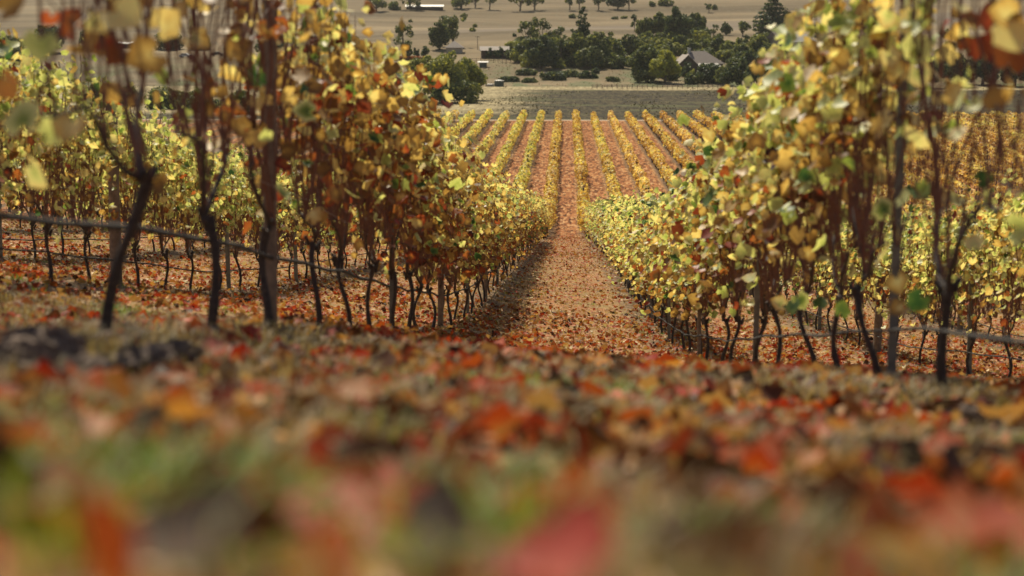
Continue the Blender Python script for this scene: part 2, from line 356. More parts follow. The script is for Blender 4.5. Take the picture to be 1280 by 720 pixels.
# ------------------------------------------------------------------ grapevines
def cdir(n): return rng.normal(size=(n, 3))
def vine_hue(z, lo, hi, style):
    """hue from height in the canopy; style 0 golden-brown, 1 yellow-green"""
    n = len(z); t = np.clip((z-lo)/(hi-lo), 0, 1); r = rng.random(n)
    h = .37+.27*t**1.2+rng.normal(0, .12, n)+.10*style
    h = np.where(r < .075, .10+.1*rng.random(n), h)
    g = rng.random(n) < (.10+.30*style)
    h = np.where(g, .74+.12*rng.random(n), h)
    g = rng.random(n) < .04
    h = np.where(g, .92+.08*rng.random(n), h)
    return np.clip(h, 0, 1)
def make_vine(seed, leaves=620, canes=22, lean=(0, 0), head=.45, top=1.95, thick=.019, style=0, size=.095, bare=.0, arm=.66, tall=0, extra=None, lowleaf=.1):
    """meshes of one trained vine, row direction = local Y, base at origin: trunk, cane growth, foliage"""
    r = random.Random(seed); b = MB(); n = 9; pts = []
    ph = r.random()*6; amp = r.uniform(.02, .055)
    for i in range(n):
        t = i/(n-1)
        pts.append((lean[0]*t+amp*math.sin(ph+t*5)*(.3+t*.7), lean[1]*t+amp*math.cos(ph*1.7+t*4.2), -.08+(head+.08)*t))
    thick *= .78; rad = [thick*(1.35-.45*t/(n-1)+(.12*math.sin(t*2.3+seed))) for t in range(n)]; rad[-1] = thick*1.30; rad[-2] = thick*1.15
    b.tube(pts, rad, 9, rough=.30)
    h = np.array(pts[-1])
    for k in range(r.choice((2, 3, 4))):                       # pruning knuckles on the head
        a = r.random()*6.28; q = h+np.array([math.cos(a)*.03, math.sin(a)*.04, r.uniform(-.04, .03)])
        b.tube([q-(0, 0, .03), q, q+(math.cos(a)*.02, math.sin(a)*.03, .03)], [.012, thick*.85, .010], 7, rough=.3)
    arms = []
    for sgn in (-1, 1):                                        # cordon arms rise out of the head in a V and lie along the wire
        L = arm*r.uniform(.85, 1.1); rise = r.uniform(.22, .42); ap = []
        for i in range(8):
            t = i/7; ap.append((h[0]*(1-t)+.025*math.sin(t*7+ph), h[1]+sgn*L*t, h[2]+rise*math.sin(min(1, t*1.4)*1.57)**1.3+.015*math.sin(9*t+ph)))
        b.tube(ap, [thick*(.72-.42*i/7) for i in range(8)], 7, rough=.25); arms.append(np.array(ap))
    c = MB(); cp = []
    for k in range(canes):
        ap = arms[k % 2]; t = ((k//2)+r.random()*.9)/(canes/2); t = min(.98, t); j = t*7; i0 = min(6, int(j))
        s0 = ap[i0]*(1-(j-i0))+ap[i0+1]*(j-i0); H = top+r.uniform(-.35, .28)+tall
        dx = r.gauss(0, .10); dy = r.gauss(0, .14); m = 7; P = []
        for i in range(m):
            u = i/(m-1); P.append((s0[0]*(1-u)+dx*math.sin(u*2.2)+.02*math.sin(u*9+k), s0[1]+dy*u+.018*math.sin(u*11+k*2), s0[2]+(H-s0[2])*u))
        P = np.array(P)
        if r.random() < .25 and top > 1.5: P[-1] += (r.choice((-1, 1))*.12, r.gauss(0, .1), -.16)      # tips that flop over
        cp.append(P); c.tube(P, np.linspace(.0058, .0026, m)*r.uniform(.8, 1.2), 4, cap=False)
        if r.random() < .5:                                   # side shoot
            i = r.randrange(1, m-2); q = P[i]; d = np.array([r.gauss(0, .12), r.gauss(0, .12), r.uniform(.1, .3)])
            c.tube([q, q+d*.5+(0, 0, .02), q+d], [.003, .0025, .0015], 3, cap=False)
    nn = leaves; ci = rng.integers(0, len(cp), nn); C = np.array(cp)
    u = np.where(rng.random(nn) < lowleaf, rng.random(nn)*.55, rng.beta(3.5-2.0*bare, 1.15, nn)); j = u*6; i0 = np.minimum(5, j.astype(int)); fr = (j-i0)[:, None]
    q = C[ci, i0]*(1-fr)+C[ci, i0+1]*fr
    off = cdir(nn)*np.array([.15, .06, .05]); side = np.sign(off[:, 0]+1e-6)
    off[:, 0] *= np.where(u < .4, 1.5, 1); pos = q+off; pos[:, 2] -= .02
    nrm = cdir(nn)*.5+np.stack([side*.55, -.35+0*u, .32+0*u], 1)
    sz = size*(.6+.75*rng.random(nn)); hu = vine_hue(pos[:, 2], .8, top+.1, style)
    tp = rng.integers(0, 3, nn); parts = [scatter(VL[q_], pos[tp == q_], nrm[tp == q_], rng.random((tp == q_).sum())*6.28, sz[tp == q_], hu[tp == q_]) for q_ in range(3)]
    if extra:
        e = np.array(extra, float)
        parts.append(scatter(LEAF, e[:, :3], np.c_[e[:, 5:8]], e[:, 8], e[:, 3], e[:, 4]))
    V, F, H = join(parts)
    # petioles of the nearer leaves
    return (b.mesh('trunk', M_BARK), c.mesh('cane_growth', M_CANE), raw_mesh('foliage', V, F, 3, M_LEAF, H))
def place_vine(ms, x, y, label, group, flip=False, sc=1.0):
    o = empty('grapevine', (x, y, float(gz(x, y))), math.pi if flip else 0); o.scale = (sc, sc, sc)
    for nm, me in zip(('trunk', 'cane_growth', 'foliage'), ms): link(nm, me, o)
    return tag(o, label, 'grapevine', group)
ORD = 'first second third fourth fifth sixth seventh eighth ninth tenth eleventh twelfth thirteenth fourteenth fifteenth sixteenth seventeenth eighteenth nineteenth twentieth'.split()
def ordw(n):
    if n <= 20: return ORD[n-1]
    tens = {2: 'twenty', 3: 'thirty', 4: 'forty', 5: 'fifty'}[n//10]
    return (tens+'-'+ORD[n % 10-1]) if n % 10 else {30: 'thirtieth', 40: 'fortieth', 50: 'fiftieth'}[n]
PL = [make_vine(100+i, leaves=860, canes=44, style=.0+.25*(i % 3), top=1.98, size=.074) for i in range(7)]
PR = [make_vine(200+i, leaves=860, canes=44, style=.9+.25*(i % 3), top=1.86, size=.074, lowleaf=.15) for i in range(7)]
PS = [make_vine(300+i, leaves=700, canes=36, style=1.1+.2*(i % 3), top=1.80, size=.066, lowleaf=.12) for i in range(8)]

def featured(px, py, xr, hue, size, base, face=(0, -.75, .5), spin=0.):
    """an extra single leaf on a near vine, at the place where the sight line through it meets the row plane x = xr"""
    d = ray(px, py); Y = xr/d.x; p = Vector((xr, Y, CZ+d.z*Y)); b = Vector((base[0], base[1], float(gz(*base))))
    q = p-b; return (q.x, q.y, q.z, size*.68, hue, *face, spin)
# --- row along the left side of the path
L1 = [3.9, 6.0, 8.0, 9.7, 11.4, 13.1, 14.6]+list(16.2+1.62*np.arange(0, 58))
R1 = [4.2, 5.8, 7.4, 8.9, 10.15, 11.7, 13.3, 15.0]+list(16.65+1.62*np.arange(0, 58))
rr = random.Random(3)
used = set()
fL = {1: [(30, 150, -1.4, .88, .15), (62, 165, -1.45, .80, .11), (88, 158, -1.35, .62, .13), (50, 55, -1.4, .80, .13), (10, 10, -1.5, .5, .12)],
      2: [(152, 18, -1.3, .66, .17), (185, 70, -1.25, .60, .17), (205, 30, -1.35, .62, .15), (222, 15, -1.4, .66, .13), (150, 68, -1.4, .25, .12), (135, 60, -1.45, .14, .12), (92, 30, -1.5, .32, .14), (116, 28, -1.4, .76, .10)],
      3: [(320, 95, -1.5, .97, .15), (300, 65, -1.4, .52, .16), (318, 175, -1.4, .50, .14), (302, 160, -1.4, .50, .14), (385, 110, -1.3, .98, .15), (383, 140, -1.25, .98, .16), (322, 125, -1.5, .62, .13), (298, 40, -1.5, .50, .14), (280, 145, -1.5, .45, .12)]}
fR = {1: [(1258, 18, 1.3, .65, .14), (1262, 42, 1.25, .66, .14), (1240, 25, 1.4, .15, .14), (1232, 62, 1.45, .16, .15)],
      2: [(1262, 75, 1.35, .20, .15), (1215, 60, 1.5, .18, .13), (1195, 118, 1.4, .62, .12), (1228, 225, 1.5, .97, .10), (1148, 375, 1.4, .97, .13), (1122, 352, 1.3, .70, .13), (1125, 385, 1.3, .64, .11), (1218, 305, 1.5, .74, .10)],
      3: [(1140, 28, 1.4, .74, .16), (1145, 60, 1.4, .76, .17), (1150, 92, 1.45, .84, .15), (1112, 70, 1.4, .72, .14), (1105, 262, 1.4, .99, .14), (1150, 240, 1.5, .98, .12)],
      4: [(1000, 375, 1.3, .97, .14), (992, 382, 1.25, .97, .13), (1052, 388, 1.3, .95, .12), (1025, 380, 1.3, .97, .11), (955, 290, 1.2, .48, .15), (975, 380, 1.25, .80, .14), (998, 292, 1.3, .50, .14), (1010, 318, 1.3, .62, .12)]}
def feats(d, k, x0, y0):
    out = []
    for (px, py, xr, hue, sz) in d.get(k, []):
        out.append(featured(px, py, xr, hue, sz, (x0, y0), (rr.gauss(0, .4), -.8, rr.uniform(.1, .8)), rr.random()*6.28))
    return out
GL = 'grapevines in the row along the left side of the path'; GR = 'grapevines in the row along the right side of the path'
LX, RX = -1.5, 1.5
lookL = ['nearly bare blurred canes and a few big yellow leaves', 'leaning dark trunk and sparse yellow leaves', 'dark upright trunk forking into reddish canes', 'twin dark trunk touching the near grey post', 'slender trunk under drooping golden leaves']
for k, y in enumerate(L1):
    x = LX+rr.uniform(-.04, .04)
    if k < 9:
        prm = [dict(leaves=40, canes=18, lean=(.05, .1), top=2.0, bare=.8, thick=.021), dict(leaves=46, canes=20, lean=(.13, .06), top=2.0, bare=.8, thick=.023),
               dict(leaves=75, canes=24, lean=(.0, .0), top=2.0, bare=.6, thick=.024), dict(leaves=110, canes=28, lean=(-.03, .0), top=2.0, bare=.4, thick=.023),
               dict(leaves=280, canes=30, lean=(0, .05), top=2.0, bare=.2, thick=.021), dict(leaves=430, canes=40, top=2.0, thick=.019),
               dict(leaves=560, canes=40, top=2.0, thick=.019), dict(leaves=640, canes=40, top=2.0, thick=.019), dict(leaves=700, canes=40, top=2.0, thick=.021)][k]
        ms = make_vine(400+k, style=.05, size=.082, lowleaf=.12, head=.53, extra=feats(fL, k, x, y), **prm); sc = 1
    else: ms = PL[rr.randrange(7)]; sc = rr.uniform(.93, 1.07)
    if k < 5: lab = f'{ordw(k+1)} grapevine left of the path, {lookL[k]}'
    elif k < 24: lab = f'{ordw(k+1)} grapevine from the camera in the golden row left of the path'
    else: lab = 'far yellow grapevine melting into the hedge left of the path'
    place_vine(ms, x, y, lab, GL if k < 24 else 'far grapevines of the row left of the path', flip=(k >= 9 and rr.random() < .5), sc=sc)
lookR = ['bare blurred canes with bright yellow leaves', 'bare red canes and scarlet leaves', 'thick dark trunk and bare upright canes', 'dark trunk beside the steel post', 'crooked trunk carrying pale green leaves']
for k, y in enumerate(R1):
    x = RX+rr.uniform(-.04, .04)
    if k < 10:
        prm = [dict(leaves=60, canes=18, top=1.95, bare=.8), dict(leaves=62, canes=20, top=1.95, bare=.7, thick=.023), dict(leaves=50, canes=24, top=1.95, bare=.4, thick=.024, lean=(-.06, 0)),
               dict(leaves=230, canes=28, top=1.92, bare=.2, lean=(-.08, .1)), dict(leaves=480, canes=32, top=1.90, lean=(-.08, .05), thick=.018), dict(leaves=700, canes=40, top=1.88, lean=(-.07, 0)),
               dict(leaves=840, canes=40, top=1.88, lean=(-.06, 0)), dict(leaves=680, canes=40, top=1.88), dict(leaves=700, canes=40, top=1.86), dict(leaves=1000, canes=42, top=1.86)][k]
        ms = make_vine(500+k, style=.9, size=.080, lowleaf=.06, extra=feats(fR, k, x, y), **prm); sc = 1
    else: ms = PR[rr.randrange(7)]; sc = rr.uniform(.93, 1.07)
    if k < 5: lab = f'{ordw(k+1)} grapevine right of the path, {lookR[k]}'
    elif k < 24: lab = f'{ordw(k+1)} grapevine from the camera in the pale row right of the path'
    else: lab = 'far yellow grapevine melting into the hedge right of the path'
    place_vine(ms, x, y, lab, GR if k < 24 else 'far grapevines of the row right of the path', flip=(k >= 10 and rr.random() < .5), sc=sc)
for (x0, y0, y1, nm) in ((-4.5, 11.5, 74, 'second row left of the path'), (-7.5, 20, 72, 'third row left of the path'), (-10.5, 30, 68, 'fourth row left of the path'),
                         (4.5, 13, 74, 'second row right of the path'), (7.5, 24, 70, 'third row right of the path')):
    k = 0; y = y0
    while y < y1:
        k += 1
        far = k > 20
        lab = f'far leafy grapevine merging into the {nm}' if far else f'{ordw(k)} slender grapevine seen through the canes in the {nm}'
        place_vine(PS[rr.randrange(8)], x0+rr.uniform(-.05, .05), y+rr.uniform(-.08, .08), lab, ('far grapevines of the ' if far else 'grapevines of the ')+nm, flip=rr.random() < .5, sc=rr.uniform(.93, 1.06))
        y += 1.62

# ------------------------------------------------------------------ far vine rows (hedges of leaves over dark trunks)
def row_mesh(x, ya, yb, seed, golden):
    parts = []; y = ya; g = np.random.default_rng(seed)
    while y < yb:
        seg = min(12, yb-y); ym = y+seg/2; sz = .075+.00045*ym; cnt = int(seg*4.9/sz**2*.72*.5)
        yy = y+g.random(cnt)*seg; a = g.random(cnt)
        wv = 1+.5*(vnoise(yy/1.1, yy*0+seed, 9)-.5)*2; vig = vnoise(yy/9, yy*0+seed*3, 14); hv = 1.78+.26*(vnoise(yy/1.5, yy*0+seed, 12)-.5)*2+.30*(vig-.5)
        th = (g.random(cnt)-.5)*math.pi*1.25                    # over the top and down both flanks
        rad = .75+.35*g.random(cnt)**.6
        px = x+.42*wv*np.sin(th)*rad*np.where(np.abs(th) > 1, 1.0, 1)
        dz = np.where(np.abs(th) > .9, g.random(cnt)*.72, 0)
        pz = hv-.30+.30*np.cos(th)*rad-dz
        drop = (g.random(cnt) < .05+.34*(pz < 1.0)+.55*(vig < .2)+.5*(vnoise(yy/1.6, yy*0+seed*5, 15) < .10)); keep = ~drop
        px, yy, pz, th = px[keep], yy[keep], pz[keep], th[keep]; n = len(px)
        nr = g.normal(size=(n, 3))*.55+np.c_[np.sin(th), np.zeros(n), np.cos(th)+.2]
        pos = np.c_[px, yy, gz(np.full(n, x), yy)+pz]
        base = .535+.09*(vnoise(yy/6, yy*0+seed, 4)-.5)*2 if golden else .69+.04*(vnoise(yy/6, yy*0, 4)-.5)*2
        hu = np.clip(base+g.normal(0, .09, n)+.06*(pz > 1.5), 0, 1); hu = np.where(g.random(n) < .05, .25, hu)
        v, f, h = scatter(QUAD, pos, nr, g.random(n)*6.28, sz*(.7+.7*g.random(n)), hu)
        parts.append((v, f, h)); y += seg
    V, F, H = join(parts)
    nl = len(F)
    tv = []; tf = []; k = len(V)                                # trunks and posts of the row
    for y in np.arange(ya, yb, 1.62):
        z = float(gz(x, y)); r = .035 if int(y/1.62) % 4 else .055; hgt = 1.0 if int(y/1.62) % 4 else 1.9
        xx = x+g.normal()*.05
        tv += [(xx-r, y, z-.05), (xx+r, y, z-.05), (xx, y+r*1.7, z-.05), (xx-r+g.normal()*.04, y, z+hgt), (xx+r, y, z+hgt), (xx, y+r*1.7, z+hgt)]
        for (a, b, c, d) in ((0, 1, 4, 3), (1, 2, 5, 4), (2, 0, 3, 5)): tf += [(k+a, k+b, k+c), (k+a, k+c, k+d)]
        k += 6
    V = np.concatenate([V, tv]); F = np.concatenate([F, tf]); H = np.concatenate([H, np.full(len(tv), .2)])
    me = raw_mesh('vine_row', V, F, 3, [M_ROWLEAF, M_BARK], H)
    mi = np.zeros(len(F), 'i4'); mi[nl:] = 1; me.polygons.foreach_set('material_index', mi); return me
rows = []
for i in range(1, 11): rows.append(('left', i, -3*i+1.5))
for i in range(1, 31): rows.append(('right', i, 3*i-1.5))
start = {('left', 1): 119, ('right', 1): 119, ('left', 2): 75, ('left', 3): 73, ('left', 4): 69, ('right', 2): 75, ('right', 3): 71}
shared = {}
for sd_, i, x in rows:
    golden = not (sd_ == 'left' and i >= 2)
    ya = start.get((sd_, i), 119)
    if (sd_ == 'left' and 5 <= i <= 7): ya = 42
    if (sd_ == 'right' and 4 <= i <= 13): ya = 36+3*(i-4)
    yb = 336+rr.uniform(-.8, .8)
    if ya == 119 and i > 1:
        key = (golden, i % 4)
        if key not in shared: shared[key] = row_mesh(0, 119, 336, 70+i, golden)
        o = link('vine_row', shared[key]); o.location.x = x
    else: o = link('vine_row', row_mesh(x, ya, yb, 900+int(x), golden))
    t = rr.uniform(.88, 1.12); t *= 1.12; o.color = (t*rr.uniform(1.02, 1.12), t*.96, t*rr.uniform(.55, .75), 1)
    which = ordw(i)
    colr = 'golden' if golden else 'yellow-green'
    tag(o, f'far stretch of the {which} {colr} vine row {sd_} of the path, down in the valley', 'vine row', 'vine rows running away across the valley floor')

# ------------------------------------------------------------------ posts, wires, hoses
def post_mesh(wood, h, w_):
    b = MB()
    if wood:
        b.tube([(0, 0, -.15), (0, .004, h*.5), (.006, 0, h)], [w_, w_*.97, w_*.94], 10, rough=.06)
    else:                                                       # rolled steel C profile
        t = .004
        b.box((0, 0, h/2-.1), (w_*2, t, h+.2)); b.box((-w_+t/2, w_*.6+t, h/2-.1), (t, w_*1.2, h+.2)); b.box((w_-t/2, w_*.6+t, h/2-.1), (t, w_*1.2, h+.2))
        for k in range(int(h/.18)): b.box((-w_-.004, w_*.5, .2+k*.18), (.006, .012, .02))
    return b.mesh('trellis_post', M_WOOD if wood else M_STEEL)
posts = {}
def post(x, y, wood, h, w_, label, group):
    key = (wood, h, w_)
    if key not in posts: posts[key] = post_mesh(*key)
    o = link('trellis_post', posts[key]); o.location = (x, y, float(gz(x, y))); o.rotation_euler = (R(rr.uniform(-1, 1)), R(rr.uniform(-1.2, 1.2)), rr.uniform(-.2, .2))
    return tag(o, label, 'post', group)
GP = 'trellis posts along the vine rows'
for k in range(16):
    y = 9.95+6.3*k
    post(-1.56 if k == 0 else -1.5, y, k in (0, 2, 4, 7), 2.0, .038 if k in (0, 2, 4, 7) else .022, 'nearest tall weathered trellis post left of the path, blurred behind canes' if k == 0 else
         (f'{ordw(k+1)} trellis post of the row along the left side of the path' if k < 8 else 'far trellis post buried in the leafy row left of the path'), GP if k < 8 else 'far posts left')
    y = 8.75+6.3*k
    post(1.5, y, False if k != 2 else True, 2.0, .022 if k == 0 else .022, 'nearest tall steel trellis post right of the path' if k == 0 else
         (f'{ordw(k+1)} trellis post of the row along the right side of the path' if k < 8 else 'far trellis post buried in the leafy row right of the path'), GP if k < 8 else 'far posts right')
for (x0, y0, nm) in ((-4.5, 12.6, 'second row left'), (-7.5, 25, 'third row left'), (-10.5, 33, 'fourth row left'), (4.5, 21.2, 'second row right'), (7.5, 30, 'third row right')):
    for k in range(6):
        wd = (k % 3 == 1)
        post(x0, y0+6.3*k, wd, 1.85, .06 if wd else .028, f'{ordw(k+1)} {"thick wooden" if wd else "thin steel"} post in the {nm} of the path', GP)
def line(name, m, x, z0, r, y0, y1, label, cat, group, sag=.0, st=1.05, seed=0):
    ys = np.arange(y0, y1, st); ph = (ys-y0)/6.3*2*math.pi
    p = np.c_[np.full(len(ys), x)+.012*np.sin(ys*1.3+seed), ys, base_z(np.full(len(ys), x), ys)+z0+.05-sag*(.5-.5*np.cos(ph))+.01*np.sin(ys*3.1+seed)]
    b = MB(); b.tube(p, r, 6, cap=True); o = b.build(name, m, smooth=True); return tag(o, label, cat, group)
for x, nm, ya, yb in ((-1.5, 'row left of the path', 1.5, 112), (1.5, 'row right of the path', 1.5, 112), (-4.5, 'second row left of the path', 8, 75), (4.5, 'second row right of the path', 9, 75), (-7.5, 'third row left of the path', 16, 72), (7.5, 'third row right of the path', 16, 70)):
    line('drip_hose', M_HOSE, x-.03, .40 if x == -1.5 else .25, .012 if x == -1.5 else .009, ya, yb, f'dark irrigation hose sagging along the {nm}', 'hose', 'drip hoses strung under the vines', .03, seed=x)
    line('trellis_wire', M_WIRE, x, .74, .0016, ya, yb, f'lowest thin wire carrying the cordons of the {nm}', 'wire', 'trellis wires', 0)
    if abs(x) < 2:
        line('trellis_wire', M_WIRE, x+.04, 1.2, .0014, ya, yb, f'middle thin foliage wire of the {nm}', 'wire', 'trellis wires', 0)
        line('trellis_wire', M_WIRE, x-.04, 1.62, .0014, ya, yb, f'top thin foliage wire of the {nm}', 'wire', 'trellis wires', 0)

# ------------------------------------------------------------------ soil clods along the near berm
def clod_mesh(seed):
    g = np.random.default_rng(seed); n = 26; m = 16; v = []
    for i in range(m):
        la = math.pi*i/(m-1)
        for j in range(n):
            lo = 2*math.pi*j/n; d = np.array([math.sin(la)*math.cos(lo), math.sin(la)*math.sin(lo), math.cos(la)])
            r = .8+.45*float(vnoise(d[0]*2+seed*7+9, d[1]*2+d[2]*3+9, 3))+.22*g.random()+.25*float(vnoise(d[0]*6+seed*3+9, d[1]*5+d[2]*6+9, 5))
            v.append(d*r*(1, .85, .62))
    f = [(i*n+j, (i+1)*n+j, (i+1)*n+(j+1) % n, i*n+(j+1) % n) for i in range(m-1) for j in range(n)]
    b = MB(); b.add(np.array(v), f); return b.mesh('soil_clod', M_CLOD)
CL = [clod_mesh(i+1) for i in range(6)]
clods = [(52, 395, 4.9, .11), (20, 415, 4.6, .09), (170, 405, 5.2, .085), (110, 418, 4.8, .075), (215, 402, 5.6, .07), (140, 396, 5.8, .06), (262, 412, 6.2, .06), (290, 418, 6.6, .05), (350, 418, 7.0, .05), (80, 430, 4.3, .06),
         (1215, 512, 5.6, .055), (1150, 500, 6.5, .045), (1262, 528, 5.0, .06), (1185, 520, 5.8, .04)]
words_ = ['largest pale brown soil clod beside the left vine row', 'broad dark soil clod at the left edge of the foreground', 'rounded dark clod right of the leaning vine trunk', 'flat clod at the foot of the leaning vine trunk', 'clod between the second and third left vine trunks',
          'small clod behind the leaning left vine trunk', 'clod at the foot of the third left vine', 'small clod between the third vine and the near wooden post', 'clod at the foot of the near wooden post', 'small dark clod in front of the left vine berm',
          'soil clod below the thick trunk at right', 'small clod near the steel post at right', 'soil clod at the right edge of the foreground', 'smallest pale clod beside the thick right trunk']
clods = [(a, b, c, d*1.0) for a, b, c, d in clods]
for (px, py, Y, s), lab in zip(clods, words_):
    d = ray(px, py); x = d.x*Y; o = link('soil_clod', CL[rr.randrange(6)]); o.location = (x, Y, float(gz(x, Y))+s*.3); o.scale = (s, s*.8, s*rr.uniform(.8, 1.3))
    o.rotation_euler = (rr.uniform(-.3, .3), rr.uniform(-.3, .3), rr.random()*6); tag(o, lab, 'soil clod', 'soil clods along the near berms')

for k in range(46):                                            # crumbs of the berm that nothing tells apart
    left = k < 34; Y = rr.uniform(4.3, 10) if left else rr.uniform(5.5, 10); x = (-1.45 if left else 1.5)+rr.gauss(0, .16); s = rr.uniform(.02, .05)
    o = link('soil_clod', CL[rr.randrange(6)]); o.location = (x, Y, float(gz(x, Y))+s*.3); o.scale = (s, s*rr.uniform(.7, 1), s*rr.uniform(.8, 1.3)); o.rotation_euler = (rr.uniform(-.4, .4), rr.uniform(-.4, .4), rr.random()*6)
    tag(o, 'small crumb of dark soil on the left berm' if left else 'small crumb of dark soil on the right berm', 'soil clod', 'soil crumbs on the left berm' if left else 'soil crumbs on the right berm')

# ------------------------------------------------------------------ fallen leaves and grass (uncountable cover)
def spread(n, ya, yb, half, power=1.0):
    """random ground points, denser towards the near end, inside a widened view wedge"""
    Y = ya+(yb-ya)*rng.random(n)**power; Xc = -.0283*Y
    X = Xc+(rng.random(n)*2-1)*(half+.29*Y); return X, Y
def gnormal(X, Y):
    e = .05; return np.c_[-(gz(X+e, Y)-gz(X-e, Y))/(2*e), -(gz(X, Y+e)-gz(X, Y-e))/(2*e), np.ones(len(X))]
def litter_hue(X, Y, n):
    h = rng.choice([.05, .14, .28, .35, .42, .50, .56, .63, .70, .82, .92], n, p=[.10, .12, .06, .05, .10, .13, .15, .12, .10, .05, .02])+rng.normal(0, .03, n)
    pr = vnoise(X*.9, Y*.9, 31)
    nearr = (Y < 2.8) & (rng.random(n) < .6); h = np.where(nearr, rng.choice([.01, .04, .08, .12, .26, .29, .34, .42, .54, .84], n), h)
    return np.clip(np.where((pr > .62) & (rng.random(n) < .45), .26+.14*rng.random(n), h), 0, 1)
def litter(n, ya, yb, half, size, lift, power, tmpl, tilt=.55, dry=0):
    X, Y = spread(n, ya, yb, half, power); den = vnoise(X*1.4, Y*1.4, 21); keep = rng.random(n) < .35+.9*den
    keep &= ~((np.abs(X+1.5) < .38) & (Y < 10) & (rng.random(n) < .8)); keep &= Y > 1.05
    X, Y = X[keep], Y[keep]; n = len(X)
    pos = np.c_[X, Y, gz(X, Y)+lift*rng.random(n)**1.5+.008]
    nr = gnormal(X, Y)+rng.normal(size=(n, 3))*tilt
    return scatter(tmpl, pos, nr, rng.random(n)*6.28, size*(.55+.8*rng.random(n)), np.where(rng.random(n) < dry, rng.choice([.46, .54, .62, .70, .92], n), litter_hue(X, Y, n)))
parts = []
for c_ in CURL: parts.append(litter(1450, 1.0, 12, .7, .080, .03, .85, c_, .5))
for c_ in CURL[:3]: parts.append(litter(5200, 10, 34, .5, .062, .02, .8, c_, .45, .35))
parts.append(litter(52000, 24, 80, 0, .062, .02, .75, LEAF_S, .5, .55)); parts.append(litter(26000, 70, 150, -14, .09, .02, 1, LEAF_S, .5, .3))
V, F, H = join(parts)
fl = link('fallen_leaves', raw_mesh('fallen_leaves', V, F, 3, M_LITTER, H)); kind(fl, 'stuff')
def GR(X, Y): return np.exp(-((X+.47)/.13)**2-((Y-2.05)/.3)**2)+np.exp(-((X+.82)/.10)**2-((Y-2.8)/.4)**2)+.3*np.exp(-((X+.10)/.06)**2-((Y-2.1)/.25)**2)+np.exp(-((X+.33)/.025)**2-((Y-3.6)/.3)**2)
def tufts(n, ya, yb, half, power, hgt, blades, greens):
    X, Y = spread(n, ya, yb, half, power); den = vnoise(X*1.1+40, Y*1.1, 51)
    keep = rng.random(n)/np.clip(.8+(Y-2.0)*.2, .8, 1) < np.clip(den*1.8-.45+4*GR(X, Y), 0.02, 4); X, Y = X[keep], Y[keep]; n = len(X); out = []
    for b in range(blades):
        a = rng.random(n)*6.28; r0 = .015+.03*rng.random(n); h = hgt*(.5+rng.random(n)); lean = .3+.9*rng.random(n)
        bx = X+np.cos(a)*r0; by = Y+np.sin(a)*r0; bz = gz(bx, by)-.005; wd = .0022+.0016*rng.random(n)
        ca, sa = np.cos(a), np.sin(a); px_, py_ = -sa*wd, ca*wd
        v = np.stack([np.c_[bx-px_, by-py_, bz], np.c_[bx+px_, by+py_, bz],
                      np.c_[bx+px_*.8+ca*h*lean*.35, by+py_*.8+sa*h*lean*.35, bz+h*.62], np.c_[bx-px_*.8+ca*h*lean*.35, by-py_*.8+sa*h*lean*.35, bz+h*.62],
                      np.c_[bx+ca*h*lean, by+sa*h*lean, bz+h*(1-.25*lean)]], 1)
        F = np.array([(0, 1, 2), (0, 2, 3), (3, 2, 4)])[None]+(np.arange(n)*5)[:, None, None]
        patch = vnoise(X*.7, Y*.7, 61)+1.2*GR(X, Y)
        hu = np.clip(np.where(patch > 1-greens, .75+.25*rng.random(n), .35*rng.random(n)+.15*rng.random(n)), 0, 1)
        out.append((v.reshape(-1, 3), F.reshape(-1, 3), np.repeat(hu, 5)))
    return join(out)
V, F, H = join([tufts(17000, .9, 13, .6, .8, .068, 10, .30), tufts(16000, 11, 48, .3, .8, .05, 5, .3)])
kind(link('grass', raw_mesh('grass', V, F, 3, M_GRASS, H)), 'stuff')

